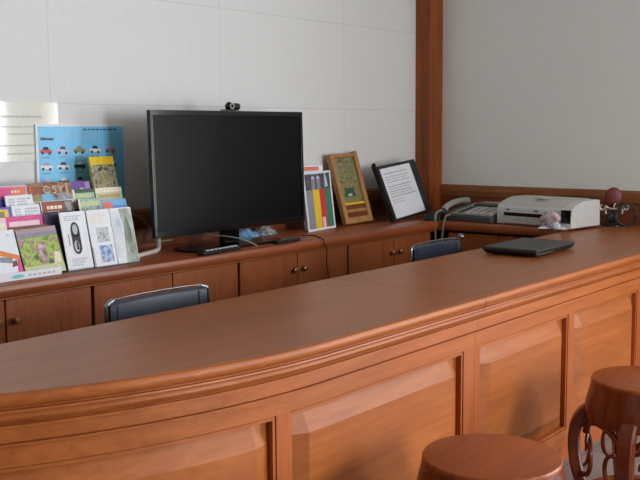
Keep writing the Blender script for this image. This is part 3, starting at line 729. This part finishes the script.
m.prism([(.19, on_top(.19, .0165)), (.222, on_top(.222, .0185)), (.222, on_top(.222, .0205)), (.19, on_top(.19, .0185))], -.09, .03, 'y'); m.build('screen_glass', 'p_olive', ph)
for i in range(4):
    for j in range(5):
        x = .025+i*.034; y = -.14+j*.05
        m = MB(); m.prism([(x, on_top(x, .0062)), (x+.02, on_top(x+.02, .0062)), (x+.02, on_top(x+.02, .011)), (x, on_top(x, .011))], y-.014, y+.014, 'y')
        m.build('key', 'ltgrey' if j < 4 else 'dkgrey', ph)
m = MB(); hp = spline([(.0, .155, .058), (.03, .157, .080), (.10, .158, .098), (.17, .157, .103), (.215, .155, .098)], 5)
m.tube(hp, [.020]*4+[.017]*(len(hp)-8)+[.021]*4, 10); m.build('handset', 'grey', ph)
m = MB()
def coil(pts, r, turns):
    P = spline(pts, 24); out = []
    for i, p in enumerate(P):
        a_ = 2*math.pi*turns*i/len(P); out.append((p.x, p.y+r*math.cos(a_), p.z+r*math.sin(a_)*.4))
    return out
m.tube(coil([(-.012, .165, .058), (-.075, .15, .045), (-.108, .13, .0), (-.118, .12, -.08), (-.118, .115, -.16), (-.11, .115, -.24)], .006, 26), .0045, 6)
m.tube(coil([(-.012, .10, .035), (-.07, .085, .03), (-.108, .07, -.02), (-.115, .075, -.1), (-.113, .08, -.17), (-.105, .105, -.24)], .005, 24), .004, 6)
m.build('coiled_cord', 'cablegrey', ph)

# ------------------------------------------------------------------ printer and small things beside it
pr = thing('printer', 'white desktop printer with a dark paper slot beside the telephone', 'printer', (4.575, 2.315, ZC), (0, 0, R(-8)))
PW = .235
prof = [(0, .004), (.004, .09), (.012, .103), (.035, .118), (.08, .133), (.13, .141), (.25, .142), (.27, .138), (.275, .004)]
m = MB(); m.prism(prof, -PW, PW, 'y'); m.box(.02, .26, -PW+.02, PW-.02, 0, .0035); m.build('housing', 'white', pr, bevel=.006)
m = MB(); m.prism([(.018, .109), (.035, .1195), (.08, .1345), (.13, .1425), (.25, .1435), (.25, .146), (.13, .146), (.08, .138), (.035, .123)], -PW+.05, PW-.012, 'y'); m.build('scanner_lid', 'ltgrey', pr, bevel=.002)
m = MB(); m.box(-.003, .02, -PW+.135, PW-.05, .050, .068); m.build('paper_slot', 'blackgloss', pr)
m = MB(); m.box(-.012, -.0005, -PW+.135, PW-.05, .010, .048); m.build('paper_tray', 'ltgrey', pr, bevel=.003)
for y, w in ((PW-.075, .006), (-.02, .009), (-.10, .005)):
    m = MB(); m.box(-.0035, .006, y-w, y+w, .080, .087); m.build('button', 'dkgrey', pr)
m = MB(); m.box(-.002, .06, -PW+.006, -PW+.06, .03, .098); m.build('side_hatch', 'blackgloss', pr)
m = MB(); m.prism([(.06, .1435+.003), (.10, .1445+.003), (.10, .15), (.06, .15)], -.03, .03, 'y'); m.build('lid_label', 'ltgrey', pr)

bg = thing('plastic_bag', 'crumpled pink and clear plastic bag against the printer front', 'bag', (4.522, 2.188, ZC), (0, 0, R(-8)))
def bag(seed, h, rx, ry, lo=0):
    rnd = random.Random(seed); m = MB(); rows = []
    for i in range(9):
        z = h*i/8; k = math.sin(math.pi*(.12+.8*i/8))**.6
        rows.append([(rx*k*math.cos(2*math.pi*j/14)*(.8+.35*rnd.random()), ry*k*math.sin(2*math.pi*j/14)*(.8+.35*rnd.random()), lo+z) for j in range(14)])
    m.grid(rows, 0, True, True); return m
bag(4, .092, .022, .058).build('bag_body', 'pinkbag', bg)
bag(9, .035, .016, .03, .0).build('bag_fold', 'paper', bg, loc=(-.012, -.04, 0))
for k, (x, y, r, w, lab) in enumerate(((4.50, 2.215, 20, .06, 'small loose white paper slip under the printer tray edge'), (4.492, 2.140, -25, .055, 'crumpled white paper slip at the end of the side worktop'))):
    m = lumpy(-w/2, w/2, -.04, .04, .012, 20+k, 6, 6)
    tag(m.build('paper_slip', 'paper', loc=(x+.055 if k else x+.025, y, ZC), rot=(0, 0, R(r))), lab, 'paper')

# ------------------------------------------------------------------ laptop
lp = thing('laptop', 'closed black laptop lying on the reception counter', 'laptop', (3.70, 1.885, ZT), (0, 0, R(1.5)))
def slab(x, y, z0, z1, tx, ty):
    m = MB(); m.grid([[(-x+tx, -y+ty, z0), (x-tx, -y+ty, z0), (x-tx, y-ty, z0), (-x+tx, y-ty, z0)], [(-x, -y, z1), (x, -y, z1), (x, y, z1), (-x, y, z1)]], 0, True, True); return m
slab(.195, .125, .004, .021, .02, .012).build('base', 'black', lp, bevel=.004)
slab(.195, .125, .0218, .035, -.0, .0).build('lid', 'charcoal', lp, bevel=.004)
for sx_ in (-1, 1):
    m = MB(); m.tube([(sx_*.12-.025, .121, .0215), (sx_*.12+.025, .121, .0215)], .006, 8); m.build('hinge', 'black', lp)
    for sy in (-1, 1):
        m = MB(); m.box(sx_*.14-.012, sx_*.14+.012, sy*.09-.008, sy*.09+.008, 0, .0045); m.build('foot', 'black', lp)
m = MB(); m.box(-.185, -.03, -.1242, -.1215, .012, .016); m.build('side_slot', 'dkgrey', lp)

# ------------------------------------------------------------------ red topped ornament and black cable on the counter end
orn = thing('ornament', 'dark red oval headed ornament with silver scroll trim on the counter end', 'ornament', (4.955, 2.03, ZT), (0, 0, R(-58)))
m = MB(); m.lathe([(.055, 0), (.055, .008), (.035, .014), (.012, .02), (.009, .09)], 20); m.build('foot', 'black', orn)
m = MB(); m.sphere((0, 0, .155), .05, 24, 0, (.95, .26, 1.08)); m.build('oval_head', 'maroon', orn)
m = MB(); m.tube(spline([(-.062, -.02, .118), (-.075, -.02, .105), (-.066, -.02, .088), (-.05, -.02, .094), (-.044, -.02, .108), (-.03, -.02, .098), (0, -.022, .092), (.03, -.02, .098), (.044, -.02, .108), (.052, -.02, .094), (.066, -.02, .088), (.075, -.02, .105), (.06, -.02, .118)], 6), .006, 8)
m.tube(spline([(-.04, -.02, .092), (-.045, -.02, .078), (-.04, -.02, .066)], 4), .006, 8); m.tube(spline([(.04, -.02, .092), (.045, -.02, .078), (.04, -.02, .066)], 4), .006, 8)
m.tube(spline([(0, -.022, .092), (0, -.022, .112), (.006, -.02, .124)], 4), .005, 8)
m.build('silver_scroll', 'silver', orn)
m = MB(); m.sphere((-.005, .0, .05), .034, 16, 0, (1.15, .7, 1)); m.build('body', 'charcoal', orn)
m = MB()
def loop(c, r, rx, tilt, n=28): return [(c[0]+rx*r*math.cos(t)*math.cos(tilt), c[1]+rx*r*math.cos(t)*math.sin(tilt), c[2]+r*math.sin(t)) for t in [2*math.pi*k/n for k in range(n)]]
m.tube(loop((4.955, 1.955, ZT+.062), .058, .95, R(-58)), .004, 7, True)
m.tube(loop((4.965, 1.965, ZT+.055), .051, 1.0, R(-50)), .0035, 7, True)
m.tube(spline([(4.93, 1.99, ZT+.02), (4.90, 2.06, ZT+.006), (4.90, 2.03, ZT+.045), (4.93, 2.10, ZT+.05), (4.95, 2.09, ZT+.006)], 7), .0035, 7)
m.tube(spline([(4.86, 2.075, ZT+.02), (4.85, 2.06, ZT+.05), (4.855, 2.03, ZT+.055), (4.865, 2.02, ZT+.02), (4.89, 2.01, ZT+.005), (4.95, 1.99, ZT+.0045)], 7), .003, 7)
tag(m.build('black_cable', 'cabledark'), 'loops of thin black cable around the red headed ornament', 'cable')

# ------------------------------------------------------------------ chairs behind the counter
def chair(x0, x1, yb, zt, label):
    w = (x1-x0)/2
    t = thing('office_chair', label, 'chair', ((x0+x1)/2, yb, 0), (0, 0, 0), None)
    m = MB(); rows = []
    for i in range(15):
        u = -1+2*i/14; x = u*(w-.012); y = .022*(1-u*u)
        rows.append([(x, y-.008, zt-.30), (x, y-.013, zt-.15), (x, y-.008, zt-.012), (x, y+.0, zt-.004), (x, y+.012, zt-.012), (x, y+.010, zt-.15), (x, y+.012, zt-.30)])
    m.grid(rows, 0, True, True); m.build('backrest', 'leather', t)
    for u in (-.80, .80):
        x = u*w; y = .022*(1-u*u)-.0125
        m = MB(); m.tube([(x, y, zt-.29), (x, y-.003, zt-.15), (x, y+.002, zt-.015)], .003, 6); m.build('piping', 'charcoal', t)
    m = MB()
    for sx_ in (-1, 1):
        m.tube(spline([(sx_*w, .0, .62), (sx_*w, .0, zt-.03), (sx_*(w-.006), .0, zt-.008), (sx_*(w-.03), .004, zt+.002)], 6), .0065, 10)
    m.tube(spline([(-w+.03, .004, zt+.002), (-w*.4, .02, zt+.003), (w*.4, .02, zt+.003), (w-.03, .004, zt+.002)], 6), .003, 8)
    m.build('chrome_rim', 'chrome', t)
    m = MB(); rows = []
    for i in range(9):
        u = i/8; rows.append([(-w+.02+(2*w-.04)*u, .05, .42), (-w+.02+(2*w-.04)*u, .44, .42), (-w+.02+(2*w-.04)*u, .47, .445), (-w+.02+(2*w-.04)*u, .44, .465), (-w+.02+(2*w-.04)*u, .25, .475-.012*math.sin(math.pi*u)), (-w+.02+(2*w-.04)*u, .05, .465)])
    m.grid(rows, 0, True, True); m.build('seat', 'leather', t)
    for sx_ in (-1, 1):
        m = MB(); m.tube(spline([(sx_*w, .0, .63), (sx_*w, .01, .45), (sx_*w, .30, .43), (sx_*w, .44, .40), (sx_*w, .45, .05), (sx_*w, .42, .013), (sx_*w, .2, .012), (sx_*w, .02, .012)], 6), .0105, 10); m.build('leg', 'chrome', t)
    m = MB(); m.tube([(-w, .03, .012), (w, .03, .012)], .0105, 10); m.build('floor_bar', 'chrome', t)
    m = MB(); m.tube([(-w, .25, .417), (w, .25, .417)], .009, 8); m.build('seat_bar', 'chrome', t)
    return t
chair(1.735, 2.155, 2.27, .772, 'black leather chair with chrome rim behind the counter, nearer the brochure rack')
ch = chair(3.362, 3.764, 2.27, .778, 'black leather chair with chrome rim behind the counter, beside the laptop')
m = MB(); m.sphere((.2, -.006, .785), .0135, 14); m.build('rim_cap', 'chrome', ch)

# ------------------------------------------------------------------ drum stools
def stool(x, y, label, rot=0):
    t = thing('drum_stool', label, 'stool', (x, y, 0), (0, 0, rot), 'wooden drum stools by the counter')
    m = MB(); m.lathe([(.02, .4402), (.1765, .4402), (.1768, .448), (.174, .4525), (.169, .454), (.02, .454)], 64); m.build('seat', 'stool', t)
    m = MB(); m.lathe([(.150, .4400), (.1767, .4400), (.181, .42), (.187, .395), (.193, .37), (.198, .345), (.200, .325), (.198, .318), (.188, .316), (.18, .325), (.165, .40), (.15, .43)], 64); m.build('apron', 'stoolz', t)
    m = MB(); m.lathe([(.150, .02), (.150, .045), (.155, .05), (.195, .05), (.203, .045), (.203, .02), (.198, .015), (.155, .015)], 48); m.build('base_ring', 'stoolz', t)
    def strip(pts, half, dep, ang, ring=8):
        """squarish curved bar in the upright plane at this angle: pts (radius, height)"""
        P = spline([(r, 0, z) for r, z in pts], 6); mm = MB(); rows = []
        Rz = Matrix.Rotation(ang, 4, 'Z')
        for i, p in enumerate(P):
            tq = (P[min(i+1, len(P)-1)]-P[max(i-1, 0)]).normalized(); nn = Vector((tq.z, 0, -tq.x))
            row = []
            for a_, b_ in ((-1, -.7), (-.7, -1), (.7, -1), (1, -.7), (1, .7), (.7, 1), (-.7, 1), (-1, .7)):
                row.append(Rz @ (p + nn*dep*b_ + Vector((0, half*a_, 0))))
            rows.append(row)
        mm.grid(rows, 0, True, True); return mm
    for k in range(5):
        ang = math.pi + k*2*math.pi/5
        strip([(.186, .335), (.204, .318), (.222, .28), (.228, .22), (.220, .15), (.203, .09), (.188, .05)], .026, .020, ang).build('leg', 'stoolz', t)
        # carved spandrels either side of the leg head and scroll behind it
        m = MB()
        for sg in (-1, 1):
            P = []
            for q in range(9):
                u = q/8; th = ang+sg*(.11+.50*u); zz = .317-.05*(1-u)**2.2; P.append((.19*math.cos(th), .19*math.sin(th), zz))
            m.tube(P, [.013-.006*q/8 for q in range(9)], 8)
        m.build('spandrel', 'stoolz', t)
        m = MB()
        for sg in (-1, 1):
            P = []
            for q in range(22):
                u = q/21; rr = .046*(1-.72*u); ph_ = -1.5+u*4.4
                dth = sg*(.33+rr*math.cos(ph_)/.19*1.0-.08); z_ = .195+rr*1.5*math.sin(ph_)
                P.append((.19*math.cos(ang+dth), .19*math.sin(ang+dth), z_))
            m.tube([((.205)*math.cos(ang+sg*.1), (.205)*math.sin(ang+sg*.1), .115)]+P, [.010]+[.009-.004*q/21 for q in range(22)], 7)
        m.build('scroll', 'stoolz', t)
    m = MB()
    for k in range(5):
        a_ = math.pi+k*2*math.pi/5; m.box(.166, .2, -.025, .025, 0, .0155, 0, Matrix.Rotation(a_, 4, 'Z'))
    for k in range(5):
        a_ = math.pi+k*2*math.pi/5
        mm = MB(); mm.box(.166, .2, -.025, .025, 0, .0155, 0, Matrix.Rotation(a_, 4, 'Z')); mm.build('foot', 'stoolz', t)
    return t
stool(2.07, 1.15, 'round wooden drum stool nearest the camera, only its seat showing')
stool(3.04, 1.115, 'round wooden drum stool with curved openwork legs farther along the counter', R(6))

# ------------------------------------------------------------------ light
def area(name, loc, rot, sx_, sy, power, col=(1, 1, 1)):
    l = bpy.data.lights.new(name, 'AREA'); l.shape = 'RECTANGLE'; l.size = sx_; l.size_y = sy; l.energy = power; l.color = col
    o = bpy.data.objects.new(name, l); COL.objects.link(o); o.location = loc; o.rotation_euler = rot
    return o
for i, (y0, y1, z0, z1) in enumerate(WIN):
    area('window_daylight', (XR+.22, (y0+y1)/2, (z0+z1)/2), (0, R(90), 0), z1-z0, y1-y0, (58, 118)[i]*(y1-y0)*(z1-z0)/2, (.955, .975, 1))
area('window_daylight', ((FW[0]+FW[1])/2, YF-.22, (FW[2]+FW[3])/2), (R(90), 0, 0), FW[1]-FW[0], FW[3]-FW[2], 160, (.945, .972, 1))
w = bpy.data.worlds.new('world'); scene.world = w; w.use_nodes = True
bgn = w.node_tree.nodes['Background']; bgn.inputs['Color'].default_value = (.75, .85, 1, 1); bgn.inputs['Strength'].default_value = .6

# ------------------------------------------------------------------ camera
cam = bpy.data.cameras.new('camera'); co = bpy.data.objects.new('camera', cam); COL.objects.link(co)
yaw, pit, rol = R(39.6), R(6.65), R(-.45)
fw = Vector((math.cos(yaw)*math.cos(pit), math.sin(yaw)*math.cos(pit), -math.sin(pit)))
r0 = Vector((math.sin(yaw), -math.cos(yaw), 0)); u0 = r0.cross(fw)
rr = r0*math.cos(rol)+u0*math.sin(rol); uu = u0*math.cos(rol)-r0*math.sin(rol)
mw = Matrix((rr, uu, -fw)).transposed().to_4x4(); mw.translation = (0, 0, 1.28)
co.matrix_world = mw
cam.sensor_width = 36; cam.lens = 944/640*36; cam.clip_start = .05
scene.camera = co
vs = scene.view_settings
vs.view_transform = 'Standard'; vs.look = 'None'; vs.exposure = 0.12; vs.gamma = 1.0; vs.use_curve_mapping = False
scene.cycles.max_bounces = 8; scene.cycles.diffuse_bounces = 5; scene.cycles.glossy_bounces = 4
scene.cycles.use_denoising = True; scene.cycles.use_adaptive_sampling = False; scene.cycles.denoising_input_passes = 'RGB_ALBEDO_NORMAL'; scene.cycles.caustics_reflective = False; scene.cycles.caustics_refractive = False
scene.cycles.sample_clamp_indirect = 4
